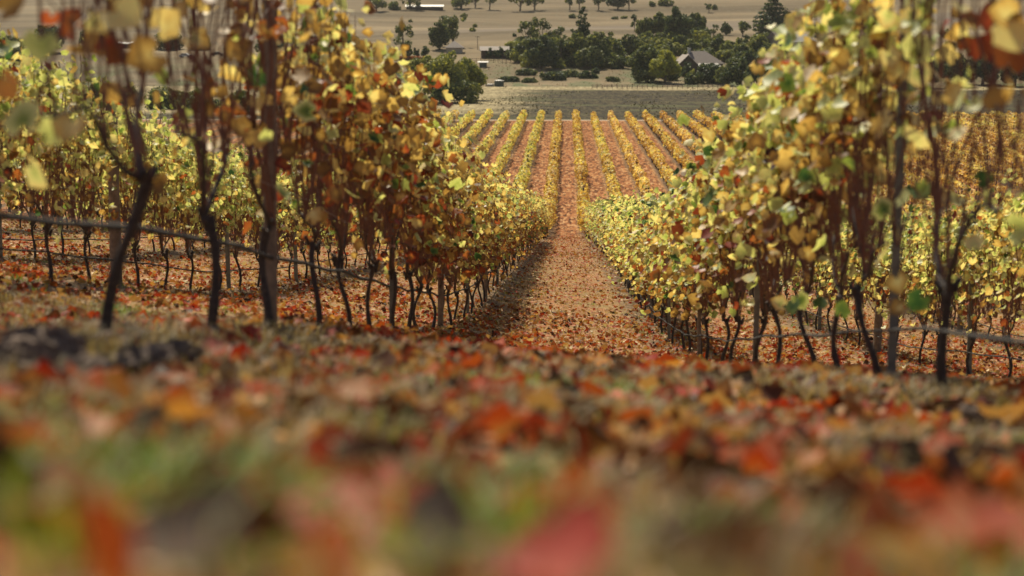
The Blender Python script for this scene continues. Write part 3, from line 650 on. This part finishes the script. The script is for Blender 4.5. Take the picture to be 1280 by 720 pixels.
# ------------------------------------------------------------------ trees and shrubs of the valley
def crown_points(g, lobes, n, shell=.75):
    w_ = np.array([l[3]*l[3] for l in lobes]); k = g.choice(len(lobes), n, p=w_/w_.sum()); L = np.array(lobes)[k]
    d = g.normal(size=(n, 3)); d /= np.linalg.norm(d, axis=1)[:, None]; r = shell+(1-shell)*g.random(n); r *= 1+.16*(g.random(n)-.5)
    inner = g.random(n) < .25; r = np.where(inner, r*g.random(n), r)
    p = L[:, :3]+d*(r*L[:, 3])[:, None]*np.array([1, 1, .85]); return p, d
def tree(px, yb, yt, wpx, form, hue, label, cat='tree', group='trees and shrubs around the valley farm', dens=1.0, Y=None):
    if Y is None: p = hit(px, yb)
    else: d_ = ray(px, yb); p = Vector((d_.x*Y, Y, float(gz(d_.x*Y, Y))))
    m_px = p.y/FPX; H = (yb-yt)*m_px; W = wpx*m_px*(1.14 if form not in ('pine', 'cedar') else 1.05); seed = int(px*7+yb*13+yt); g = np.random.default_rng(abs(seed)+5)
    name = {'round': 'broadleaf_tree', 'egg': 'dense_tree', 'gum': 'gum_tree', 'pine': 'conifer', 'cedar': 'cedar_tree', 'shrub': 'shrub'}[form]
    o = empty(name, p); lobes = []; fs = max(.32, p.y*.00085)
    if form in ('round', 'egg', 'shrub'):
        t0 = .10 if form == 'round' else (.05 if form == 'egg' else -.05); nl = 26 if form != 'shrub' else 10
        for i in range(nl):
            a = g.random()*6.28; t = t0+.14+(1-t0-.26)*(i/(nl-1)); prof_ = math.sin(math.pi*min(1, .22+.75*(t-t0)/(1-t0)))
            rr_ = W/2*prof_; q = rr_*(.45+.5*g.random()); lobes.append((math.cos(a)*q*.85, math.sin(a)*q*.85, H*(t+g.uniform(-.04, .04)), max(W*.10, rr_*(.26+.22*g.random()))))
        lobes.append((0, 0, H*(.48+t0/2), W*.30))
    elif form == 'gum':
        nl = 10
        for i in range(nl):
            a = g.random()*6.28; t = .34+.58*g.random(); q = W*.42*g.random()**.6; lobes.append((math.cos(a)*q, math.sin(a)*q, H*t, W*(.10+.10*g.random())))
        lobes.append((0, 0, H*.86, W*.2))
    elif form in ('pine', 'cedar'):
        nl = 26 if form == 'cedar' else 22
        for i in range(nl):
            t = .14+.84*i/(nl-1); a = i*2.4+g.random(); rr_ = W/2*((1-t)**.75*1.05+.06) if form == 'pine' else W/2*(1-t**1.6)*(.7+.5*g.random())+.06*W
            lobes.append((math.cos(a)*rr_*.6, math.sin(a)*rr_*.6, H*(t-.03), max(.07*W, rr_*.48)))
        lobes.append((0, 0, H*.45, W*.2))
    for l in range(len(lobes)):
        lx = lobes[l]; lobes[l] = (lx[0], lx[1], min(lx[2], H-lx[3]*.8), lx[3])
    area = sum(4*math.pi*l[3]**2 for l in lobes); n = int(min(8000, area/fs**2*1.15*dens*(.8 if form == 'gum' else 1)))
    pos, dr = crown_points(g, lobes, n)
    if form == 'cedar': pos[:, 2] = np.where(g.random(n) < .7, np.round(pos[:, 2]/(H*.1))*(H*.1)+g.normal(0, H*.012, n), pos[:, 2])
    pos[:, 2] = np.maximum(pos[:, 2], .1)
    nr = dr+g.normal(size=(n, 3))*.6; hv = hue+.10+g.normal(0, .20, n)
    v, f, h = scatter(LEAF_S, pos, nr, g.random(n)*6.28, fs*(.7+.8*g.random(n)), np.clip(hv, 0, 1))
    link('crown', raw_mesh('crown', v, f, 3, M_TREE, h), o)
    if form != 'shrub':
        b = MB(); top = H*.75; r0 = max(.12, W*.035); two = form == 'gum' or seed % 3 == 0
        b.tube([(0, 0, -.3), (.02*W, 0, H*.2), (0, .02*W, H*.45), (0, 0, top)], [r0*1.3, r0, r0*.7, r0*.2], 7, rough=.15)
        for i in range(6 if form != 'pine' else 0):
            l = lobes[g.integers(len(lobes))]; s0 = (.25+.3*g.random())*l[2]
            b.tube([(0, 0, s0), (l[0]*.5, l[1]*.5, s0+(l[2]-s0)*.6), l[:3]], [r0*.6, r0*.4, r0*.12], 5)
        b.build('trunk', M_TBARK, o)
    return tag(o, label, cat, group)
T = [ # px, base y, top y, width, form, hue, label
 (586, 125, 70, 50, 'round', .70, 'right half of the big pale green willow clump near the paddock corner'),
 (557, 128, 62, 62, 'round', .68, 'tall middle crown of the big green clump near the paddock corner'),
 (530, 124, 66, 44, 'round', .60, 'left crown of the big green clump behind the left vine row'),
 (577, 129, 96, 50, 'shrub', .55, 'low leafy skirt of the green clump beside its trunks'),
 (548, 131, 104, 27, 'shrub', .30, 'dark blue-green bush at the foot of the big green clump'),
 (504, 72, 29, 26, 'gum', .42, 'open gum tree left of the dark rounded pair'),
 (549, 62, 26, 26, 'egg', .30, 'dark egg-shaped tree standing in front of a wider gum'),
 (566, 58, 20, 34, 'gum', .45, 'wider gum tree just behind the dark egg-shaped tree'),
 (520, 71, 60, 10, 'shrub', .2, 'small dark round bush left of the dark bush pair'),
 (532, 71, 57, 14, 'shrub', .2, 'larger dark round bush beneath the egg-shaped tree'),
 (511, 71, 55, 12, 'shrub', .35, 'upright bush under the open gum tree'),
 (612, 73, 60, 14, 'shrub', .25, 'dark bush at the left end of the farm hedge'),
 (624, 73, 58, 14, 'shrub', .25, 'second dark bush of the farm hedge'),
 (636, 74, 60, 14, 'shrub', .32, 'third greener bush of the farm hedge'),
 (654, 78, 50, 24, 'round', .38, 'rounded tree left of the twin-trunked tree'),
 (660, 80, 25, 26, 'gum', .42, 'tall open gum rising left behind the twin-trunked tree'),
 (678, 82, 20, 26, 'gum', .40, 'tallest open gum rising behind the twin-trunked tree'),
 (676, 86, 44, 40, 'egg', .28, 'dense dark tree with twin trunks standing over its own shade'),
 (701, 82, 30, 20, 'gum', .36, 'slim gum tree right of the twin-trunked tree'),
 (703, 80, 50, 26, 'round', .30, 'low dark tree right of the twin-trunked tree'),
 (728, 74, 8, 34, 'pine', .15, 'dark conical conifer rising above the farm trees'),
 (722, 82, 40, 30, 'round', .55, 'olive rounded tree in front of the conical conifer'),
 (748, 82, 38, 38, 'round', .50, 'broad olive tree right of the conical conifer'),
 (738, 86, 58, 34, 'round', .48, 'low broad tree below the conical conifer'),
 (768, 80, 50, 26, 'round', .46, 'rounded tree left of the small flower bed'),
 (784, 68, 42, 18, 'round', .34, 'dark tree between the olive trees and the garden'),
 (772, 66, 48, 16, 'round', .50, 'small olive tree above the garden'),
 (793, 39, 18, 10, 'gum', .25, 'thin dark tree alone at the left end of the upper clump'),
 (808, 46, 22, 24, 'round', .42, 'left rounded tree of the upper clump'),
 (826, 46, 15, 28, 'round', .46, 'greyish tree in the middle of the upper clump'),
 (848, 56, 7, 34, 'egg', .28, 'tallest dark tree of the upper clump'),
 (870, 50, 15, 32, 'egg', .34, 'right broad tree of the upper clump'),
 (826, 66, 46, 26, 'round', .62, 'yellowish shrub tree below the upper clump'),
 (850, 66, 44, 24, 'round', .38, 'dark tree behind the chimney of the main house'),
 (808, 102, 54, 46, 'egg', .40, 'huge dome-shaped dark tree left of the lime tree'),
 (831, 104, 60, 36, 'round', .95, 'bright lime green tree beside the main house'),
 (858, 96, 76, 16, 'shrub', .2, 'dark shrub between the lime tree and the white arch'),
 (862, 105, 91, 20, 'shrub', .30, 'dark shrub in front of the farmhouse gable'),
 (898, 104, 84, 24, 'shrub', .45, 'olive shrub at the right corner of the farmhouse'),
 (884, 104, 79, 34, 'egg', .22, 'large dark tree hiding the right part of the main house'),
 (903, 106, 82, 20, 'round', .55, 'small yellowish tree right of the main house'),
 (910, 108, 84, 20, 'round', .25, 'dark little tree at the paddock edge right of the house'),
 (926, 108, 72, 24, 'egg', .28, 'upright dark tree at the paddock edge'),
 (942, 110, 78, 22, 'round', .34, 'tree at the paddock edge next to the right vines'),
 (960, 112, 82, 22, 'round', .40, 'last tree of the paddock edge seen beside the vine leaves'),
 (892, 48, 30, 10, 'gum', .40, 'tiny open tree beside the upper clump'),
 (907, 44, 27, 13, 'egg', .34, 'small dark lollipop tree above the garden'),
 (928, 46, 27, 18, 'gum', .38, 'brownish open tree left of the great cedar'),
 (868, 66, 48, 18, 'shrub', .55, 'grey-green shrub above the roof ridge'), (884, 64, 46, 20, 'round', .50, 'rounded garden tree above the roof ridge'),
 (898, 68, 46, 22, 'round', .42, 'dark garden tree right of the roof ridge'), (912, 74, 50, 26, 'round', .58, 'olive garden tree right of the main roof'),
 (928, 80, 54, 26, 'round', .46, 'broad garden tree between the two houses'), (944, 74, 44, 24, 'round', .60, 'yellowish garden tree left of the far house'),
 (936, 88, 64, 26, 'egg', .25, 'dark garden tree below the far house'), (956, 86, 56, 26, 'egg', .25, 'second dark garden tree below the far house'),
 (916, 92, 72, 24, 'round', .44, 'low garden tree right of the white arch'),
 (967, 48, -4, 50, 'cedar', .22, 'great spreading cedar on the pasture behind the far house'),
 (981, 76, 50, 18, 'egg', .28, 'dark tree in front of the far house'),
 (1022, 50, 28, 11, 'egg', .34, 'small lone tree right of the far house'),
 (1000, 78, 62, 16, 'round', .36, 'tree hiding the wall of the far house'), (1040, 84, 50, 34, 'round', .36, 'tree right of the far house half behind vine leaves'),
 (512, 12, -8, 26, 'gum', .5, 'pale gum on the upper hillside left of the long shed'), (470, 14, -6, 24, 'gum', .45, 'leftmost gum on the upper hillside'),
 (492, 12, 2, 18, 'shrub', .42, 'low bush left of the long white roof'),
 (576, 11, -8, 34, 'gum', .5, 'first pale gum right of the long white roof'), (594, 10, -8, 20, 'gum', .5, 'second pale gum right of the long white roof'),
 (612, 12, -12, 18, 'gum', .5, 'thin pale gum on the hillside above the hedge'), (650, 14, -10, 24, 'gum', .5, 'pale gum on the hillside above the twin-trunked tree'), (668, 13, -10, 20, 'gum', .5, 'second pale gum above the twin-trunked tree'),
 (712, 13, -10, 16, 'gum', .42, 'slim gum above the conical conifer'), (724, 12, -12, 14, 'gum', .42, 'second slim gum above the conical conifer'),
 (748, 13, -10, 18, 'gum', .45, 'gum on the hillside right of the conifer tip'), (772, 12, -14, 22, 'egg', .25, 'dark tree on the upper hillside'), (786, 12, -10, 16, 'gum', .5, 'pale gum right of the dark hillside tree'),
 (815, 8, 2, 12, 'shrub', .45, 'low grey bush on the upper hillside'), (834, 7, -1, 18, 'shrub', .5, 'wide grey bush on the upper hillside'), (886, 16, 5, 10, 'gum', .25, 'small dark tree on the bare hillside'),
 (894, 12, 6, 8, 'shrub', .3, 'small dark bush on the bare hillside'), (1026, 9, 0, 12, 'shrub', .45, 'bush beside the dark hedge at upper right'), (1014, 24, 15, 14, 'gum', .42, 'thin scrub tree on the right of the hillside'),
 (12, 88, 42, 50, 'round', .45, 'round green tree over the left vine rows'), (60, 66, 30, 40, 'round', .35, 'dark tree behind the leftmost canes'), (-40, 92, 30, 60, 'round', .38, 'tree just beyond the left edge'),
 (112, 58, 36, 26, 'round', .35, 'dark tree above the left pasture behind canes'), (212, 62, 40, 34, 'egg', .22, 'dark tree behind the parked cars at left'), (250, 62, 42, 30, 'egg', .22, 'second dark tree behind the parked cars at left'), (292, 66, 44, 28, 'egg', .25, 'dark tree right of the parked cars at left'),
 (340, 70, 40, 34, 'round', .3, 'dark tree hidden behind the left wooden post'), (390, 74, 40, 36, 'round', .36, 'tree hidden behind the left golden leaves'), (440, 76, 44, 30, 'round', .4, 'tree behind the left row crest'),
 (160, 132, 106, 44, 'shrub', .45, 'olive scrub bush left of the pale track'), (205, 136, 108, 50, 'shrub', .48, 'olive scrub bush under the left canes'), (250, 140, 112, 50, 'shrub', .46, 'olive scrub bush right of the pale track'), (300, 142, 112, 50, 'shrub', .42, 'olive scrub bush behind the left wooden post'), (120, 130, 100, 40, 'shrub', .4, 'dark scrub bush above the second vine row'), (350, 142, 112, 46, 'shrub', .42, 'scrub bush hidden behind the left row'), (400, 142, 108, 46, 'shrub', .45, 'scrub bush behind the golden leaves'), (455, 140, 108, 44, 'shrub', .45, 'last scrub bush before the vineyard corner'),
 (1090, 108, 60, 40, 'round', .34, 'dark tree behind the right vine canopy'), (1150, 110, 56, 44, 'round', .34, 'dark tree behind the steel post'), (1190, 108, 62, 40, 'round', .40, 'green tree seen through the right canes'), (1228, 106, 54, 46, 'egg', .26, 'dark tree seen between the red canes'), (1268, 108, 60, 44, 'round', .32, 'dark tree at the right edge'), (1320, 108, 56, 50, 'round', .3, 'tree just beyond the right edge'),
 (690, 100, 90, 36, 'shrub', .22, 'low dark scrub in the shade of the twin-trunked tree'), (660, 94, 86, 24, 'shrub', .3, 'low scrub left of the shaded ground'), (712, 96, 88, 26, 'shrub', .35, 'low scrub right of the shaded ground'), (733, 98, 89, 22, 'shrub', .18, 'dark mound-like bush right of the shaded ground'), (744, 92, 84, 11, 'shrub', .15, 'small black bush left of the dome-shaped tree'),
 (640, 102, 96, 30, 'shrub', .2, 'low dark hedge right of the water tanks'), (660, 103, 98, 22, 'shrub', .22, 'low dark brush pile end right of the tanks'), (588, 98, 90, 20, 'shrub', .3, 'bush hidden behind the willow clump'),
 (790, 86, 72, 18, 'shrub', .4, 'green shrub left of the dome-shaped tree'), (866, 100, 86, 10, 'shrub', .75, 'light green shrub at the house corner'),
 (1180, 98, 34, 30, 'gum', .42, 'tall gum above the right dark trees'), (765, 102, 96, 16, 'shrub', .35, 'low scrub on the paddock edge left of the dome-shaped tree'),
]
for a in T: tree(*a, cat=('shrub' if a[4] == 'shrub' else 'tree'))

rb = random.Random(21)
for k in range(150):
    px = rb.uniform(640, 965); f_ = (px-640)/325
    yb = rb.uniform(58, 86) if px < 800 else rb.uniform(52, 106)
    if 845 < px < 905 and yb > 78: continue
    tree(px, yb, yb-rb.uniform(10, 19), rb.uniform(14, 28), rb.choice(('shrub', 'round', 'round')), rb.choice((.3, .45, .55, .65, .75)), 'small garden tree crowded into the tree belt around the farmhouse', 'tree', 'unsorted small trees of the farm belt')
for k in range(16):
    px = rb.uniform(480, 1040); yb = rb.uniform(14, 52)
    if k < 16: tree(px, yb, yb-rb.uniform(2.5, 5), rb.uniform(4, 9), 'shrub', rb.choice((.3, .5, .6)), 'tiny low scrub bush scattered on the bare hillside', 'shrub', 'scattered scrub on the hillside')

# dry tussocks of the paddock and the foot of the hill
n = 26000; Y = 344+(620-344)*rng.random(n); X = -.0283*Y+(rng.random(n)*2-1)*.34*Y; k_ = rng.random(n) < np.clip(vnoise(X/9, Y/22, 71)*2.2-.7, .03, 1); X, Y = X[k_], Y[k_]; n = len(X)
pos = np.c_[X, Y, gz(X, Y)+.10]; hu = np.where(Y < 500, .30+.45*rng.random(n), .05+.4*rng.random(n))
v, f, h = scatter(QUAD, pos, cdir(n)*.5+np.array([0, -1, .6]), rng.random(n)*6.28, .10+.18*rng.random(n), np.clip(hu, 0, 1))
M_TUSS = leaf_mat('tussocks', [(0, (.34, .27, .14)), (.4, (.15, .12, .055)), (.6, (.055, .055, .022)), (1, (.13, .15, .055))], .15, .9, spec=.1)
kind(link('dry_grass', raw_mesh('dry_grass', v, f, 3, M_TUSS, h)), 'stuff')

# ------------------------------------------------------------------ farm buildings
M_ROOFB = simple_mat('brown roof', (.22, .17, .14), .7, 0, .25, 2); M_ROOFG = simple_mat('grey roof sheet', (.30, .29, .27), .5, 0, .2, 2)
M_PALE = simple_mat('pale sheet roof', (.46, .43, .37), .4, 0, .12, 1); M_WALLD = simple_mat('dark brick wall', (.12, .08, .065), .9, 0, .3, 8)
M_WALLP = simple_mat('cream wall', (.48, .42, .34), .8, 0, .15, 4); M_WHITE = simple_mat('white paint', (.55, .53, .48), .5, 0, .1, 3)
M_GLASS = simple_mat('window glass', (.03, .035, .04), .1, 0, .1, 2); M_TANK = simple_mat('green tank', (.06, .09, .08), .5, 0, .2, 3)
M_RED = simple_mat('rust red paint', (.36, .10, .05), .5, 0, .2, 3); M_DARK = simple_mat('dark paint', (.05, .055, .06), .4, 0, .2, 3)
def hip_roof(b, cx, cy, z, w_, d_, h, over=.5, ridge=.5, mi=0):
    W, D = w_/2+over, d_/2+over; rx = max(0, W-D*(1 if ridge else 0))*1.0 if ridge else W
    v = [(cx-W, cy-D, z), (cx+W, cy-D, z), (cx+W, cy+D, z), (cx-W, cy+D, z), (cx-rx, cy, z+h), (cx+rx, cy, z+h)]
    v += [(x, y, q-.14) for x, y, q in v[:4]]
    b.add(v, [(0, 1, 5, 4), (1, 2, 5), (2, 3, 4, 5), (3, 0, 4), (0, 6, 7, 1), (1, 7, 8, 2), (2, 8, 9, 3), (3, 9, 6, 0), (6, 9, 8, 7)], mi=mi)
def house(px, py, w_, d_, wall_h, roof_h, name, label, mw, mr, rz=0, hip=True, windows=4, chimney=True, porch=False, wing=False, Y=None):
    p = hit(px, py) if Y is None else Vector((ray(px, py).x*Y, Y, float(gz(ray(px, py).x*Y, Y)))); o = empty(name, p, rz)
    b = MB(); b.box((0, 0, wall_h/2-.3), (w_, d_, wall_h+.6)); 
    if not hip:
        b.add([(-w_/2, -d_/2, wall_h), (-w_/2, d_/2, wall_h), (-w_/2, 0, wall_h+roof_h*.97), (w_/2, -d_/2, wall_h), (w_/2, d_/2, wall_h), (w_/2, 0, wall_h+roof_h*.97)], [(0, 2, 1), (3, 4, 5)])
    b.build('wall', mw, o)
    r = MB(); hip_roof(r, 0, 0, wall_h+.02, w_, d_, roof_h, .55, hip); ro = r.build('roof', mr, o)
    if chimney: c = MB(); c.box((-w_*.22, .2, wall_h+roof_h+.1), (.8, .8, 1.5)); c.box((-w_*.22, .2, wall_h+roof_h+.9), (1, 1, .15)); c.build('chimney', M_WHITE, ro)
    if wing:                                                    # gabled wing projecting towards the paddock
        g = MB(); gx = -w_*.36; gd = 4.5; gw = 5.2; gy = -d_/2-gd/2; g.box((gx, gy, wall_h/2-.3), (gw, gd-.01, wall_h+.6)); g.add([(gx-gw/2, gy-gd/2, wall_h), (gx+gw/2, gy-gd/2, wall_h), (gx, gy-gd/2, wall_h+roof_h*.72)], [(0, 1, 2)]); g.build('wall', mw, o)
        q = MB(); e = .5
        q.add([(gx-gw/2-e, gy-gd/2-e, wall_h-.25), (gx, gy-gd/2-e, wall_h+roof_h*.75), (gx, 1, wall_h+roof_h*.75), (gx-gw/2-e, 1, wall_h-.25), (gx+gw/2+e, gy-gd/2-e, wall_h-.25), (gx+gw/2+e, 1, wall_h-.25)], [(0, 1, 2, 3), (1, 4, 5, 2)]); q.build('roof', mr, o)
    if porch: q = MB(); q.add([(-w_*.1, -d_/2-3, wall_h-.7), (w_*.42, -d_/2-3, wall_h-.7), (w_*.36, -d_/2+.8, wall_h+.55), (-w_*.06, -d_/2+.8, wall_h+.55)], [(0, 1, 2, 3)]); q.build('porch_roof', M_PALE, o); q = MB(); [q.box((x, -d_/2-2.8, (wall_h-.8)/2), (.16, .16, wall_h-.8)) for x in np.linspace(-w_*.08, w_*.4, 4)]; q.build('porch_post', M_WHITE, o)
    for i in range(windows):
        x = -w_/2+w_*(i+.5)/windows; f = MB(); f.box((x, -d_/2-.03, wall_h*.55), (1.3, .08, 1.2)); fo = f.build('window', M_WHITE, o)
        g = MB(); g.box((x, -d_/2-.08, wall_h*.55), (1.1, .05, 1.0)); g.build('pane', M_GLASS, fo)
    return tag(o, label, 'house' if windows > 2 else 'shed')
house(873, 91, 13, 9, 2.8, 3.6, 'farm_house', 'brick farmhouse with hipped grey-brown roof beside the lime tree', M_WALLD, M_ROOFB, .10, True, 4, True, True, True)
house(1000, 62, 11, 7, 2.6, 2.6, 'farm_house', 'far low house with twin grey roofs below the great cedar', M_WALLP, M_ROOFG, -.06, True, 4, False)
house(978, 58, 8, 6, 2.6, 2.6, 'farm_house', 'left roof of the far house pair beneath the cedar', M_WALLP, M_ROOFB, .5, False, 3, True)
house(1010, 76, 8.5, 3, 1.6, .35, 'garden_shed', 'long low pale roofed shed below the far house', M_WALLD, M_PALE, 0, False, 0, False)
house(568, 66, 5.2, 5, 1.7, 2.2, 'garden_shed', 'small brown hipped roof left of the farm hedge', M_WALLP, M_ROOFB, 0, True, 0, False)
house(618, 72, 8.5, 5, 2.3, 1.3, 'garden_shed', 'dark long roofed shed behind the farm hedge', M_WALLD, M_ROOFB, .08, False, 0, False)
house(531, 12, 17.5, 4, 1.4, .9, 'long_shed', 'long low white roofed shed high on the hillside', M_WALLD, M_WHITE, 0, False, 0, False)
house(604, 84, 2.2, 2.2, 1.5, .3, 'pump_shed', 'little dark pump shed with white roof above the willow clump', M_TANK, M_WHITE, 0, False, 0, False)
house(152, 60, 8, 5, 1.6, .5, 'garden_shed', 'low pale roofed shed on the left pasture behind leaves', M_DARK, M_PALE, 0, False, 0, False)
house(775, 76, 3.2, 3, 1.6, .8, 'garden_shed', 'small white and rust garden hut among the trees', M_RED, M_WHITE, 0, False, 0, False)
def tank(px, py, r, h, top, label):
    p = hit(px, py); o = empty('water_tank', p); b = MB(); b.tube([(0, 0, -.2), (0, 0, h)], [r, r], 20); b.build('tank_wall', M_TANK if top > .2 else M_WALLP, o)
    c = MB(); c.tube([(0, 0, h), (0, 0, h+.1), (0, 0, h+top)], [r*1.05, r*1.05, r*.2], 20); c.build('tank_lid', M_WHITE, o); tag(o, label, 'water tank')
tank(624, 108, 1.3, 1.5, .28, 'taller round dark water tank with a white lid')
tank(612, 108, 1.2, .55, .15, 'low round pale water tank left of the taller tank')
def pole(px, yb, h, label):
    p = hit(px, yb); o = empty('power_pole', p); b = MB(); b.tube([(0, 0, -.5), (0, 0, h)], [.13, .09], 8); b.build('pole_shaft', M_WOOD, o)
    b = MB(); b.box((0, 0, h-.4), (1.8, .12, .14)); b.build('crossarm', M_WOOD, o); tag(o, label, 'power pole')
pole(597, 62, 4.6, 'thin power pole on the pasture above the shed')
def car(px, py, m, label, rz):
    p = hit(px, py); o = empty('parked_car', p, rz); b = MB()
    prof_ = [(-2.1, .35), (-2.15, .75), (-1.6, .95), (-1.0, 1.42), (.5, 1.45), (1.15, .98), (2.0, .82), (2.15, .4)]
    n = len(prof_); v = [(x, s*(.84 if z < 1.1 else .66), z) for s in (-1, 1) for x, z in prof_]
    b.add(v, [tuple(range(n)), tuple(range(2*n-1, n-1, -1))]+[(i, n+i, n+(i+1) % n, (i+1) % n) for i in range(n)]); b.build('body', m, o)
    for s in (-1, 1): g = MB(); g.add([(x, s*.86, z) for x, z in ((-1.45, .98), (-.95, 1.34), (.45, 1.36), (.98, 1.0))], [(0, 1, 2, 3)]); g.build('window', M_GLASS, o)
    for x in (-1.35, 1.35):
        for s in (-.8, .8): q = MB(); q.tube([(x, s-.11, .33), (x, s+.11, .33)], [.33, .33], 14); q.build('wheel', M_DARK, o)
    tag(o, label, 'car')
car(174, 70, M_WHITE, 'small white car parked left of the dark trees behind canes', .1)
car(232, 72, M_WHITE, 'white car parked under the dark trees at left', -.2)
car(272, 70, M_DARK, 'dark car parked right of the white car at left', .05)
def fence(x0, x1, py, y_h, label, n):
    a = hit(x0, py); c = hit(x1, py); o = empty('rail_fence', a); ps = []
    for i in range(n):
        t = i/(n-1); q = a.lerp(c, t); z = float(gz(q.x, q.y)); l = Vector((q.x, q.y, z))-a; ps.append(l); b = MB(); b.box((l.x, l.y, l.z+y_h/2-.1), (.14, .14, y_h+.2)); b.build('fence_post', M_WOOD, o)
    for k in (.45, .9):
        b = MB(); b.tube([(l.x, l.y-.1, l.z+y_h*k) for l in ps], .05, 5); b.build('rail', M_WALLD, o)
    tag(o, label, 'fence')
fence(628, 728, 80, .8, 'low dark rail fence running behind the twin-trunked tree', 22)
fence(590, 660, 78, 1.3, 'pale post fence in front of the farm hedge', 14)
fence(740, 960, 111, 1.1, 'thin post fence along the top of the grey paddock', 36)
def small_row(x0, x1, py, label):
    a = hit(x0, py); c = hit(x1, py); n = 900; t = rng.random(n); pos = np.c_[a.x+(c.x-a.x)*t, a.y+(c.y-a.y)*t+rng.normal(0, .4, n), gz(a.x+(c.x-a.x)*t, a.y+(c.y-a.y)*t)+.2+1.2*rng.random(n)]-np.array(a)
    v, f, h = scatter(LEAF_S, pos, cdir(n), rng.random(n)*6, .4, np.clip(rng.normal(.25, .05, n), 0, 1)); o = link('hedge', raw_mesh('hedge', v, f, 3, M_LEAF, h)); o.location = a; tag(o, label, 'hedge')
small_row(492, 532, 76, 'rust red autumn hedge left of the willow clump')

# ------------------------------------------------------------------ the air of the valley
hm, ht, hp, hout = mat('valley haze'); ht.nodes.remove(hp); hv = N(ht, 'ShaderNodeVolumePrincipled')
hv.inputs['Color'].default_value = (.92, .90, .84, 1); hv.inputs['Density'].default_value = .00006; hv.inputs['Anisotropy'].default_value = .1
ht.links.new(hv.outputs[0], hout.inputs['Volume'])
zl, zh = float(ZZ.min())-1, float(ZZ.max())+25
b = MB(); b.box((0, 880, (zl+zh)/2), (3400, 2600, zh-zl)); kind(b.build('haze', hm), 'stuff')
bpy.context.view_layer.update()
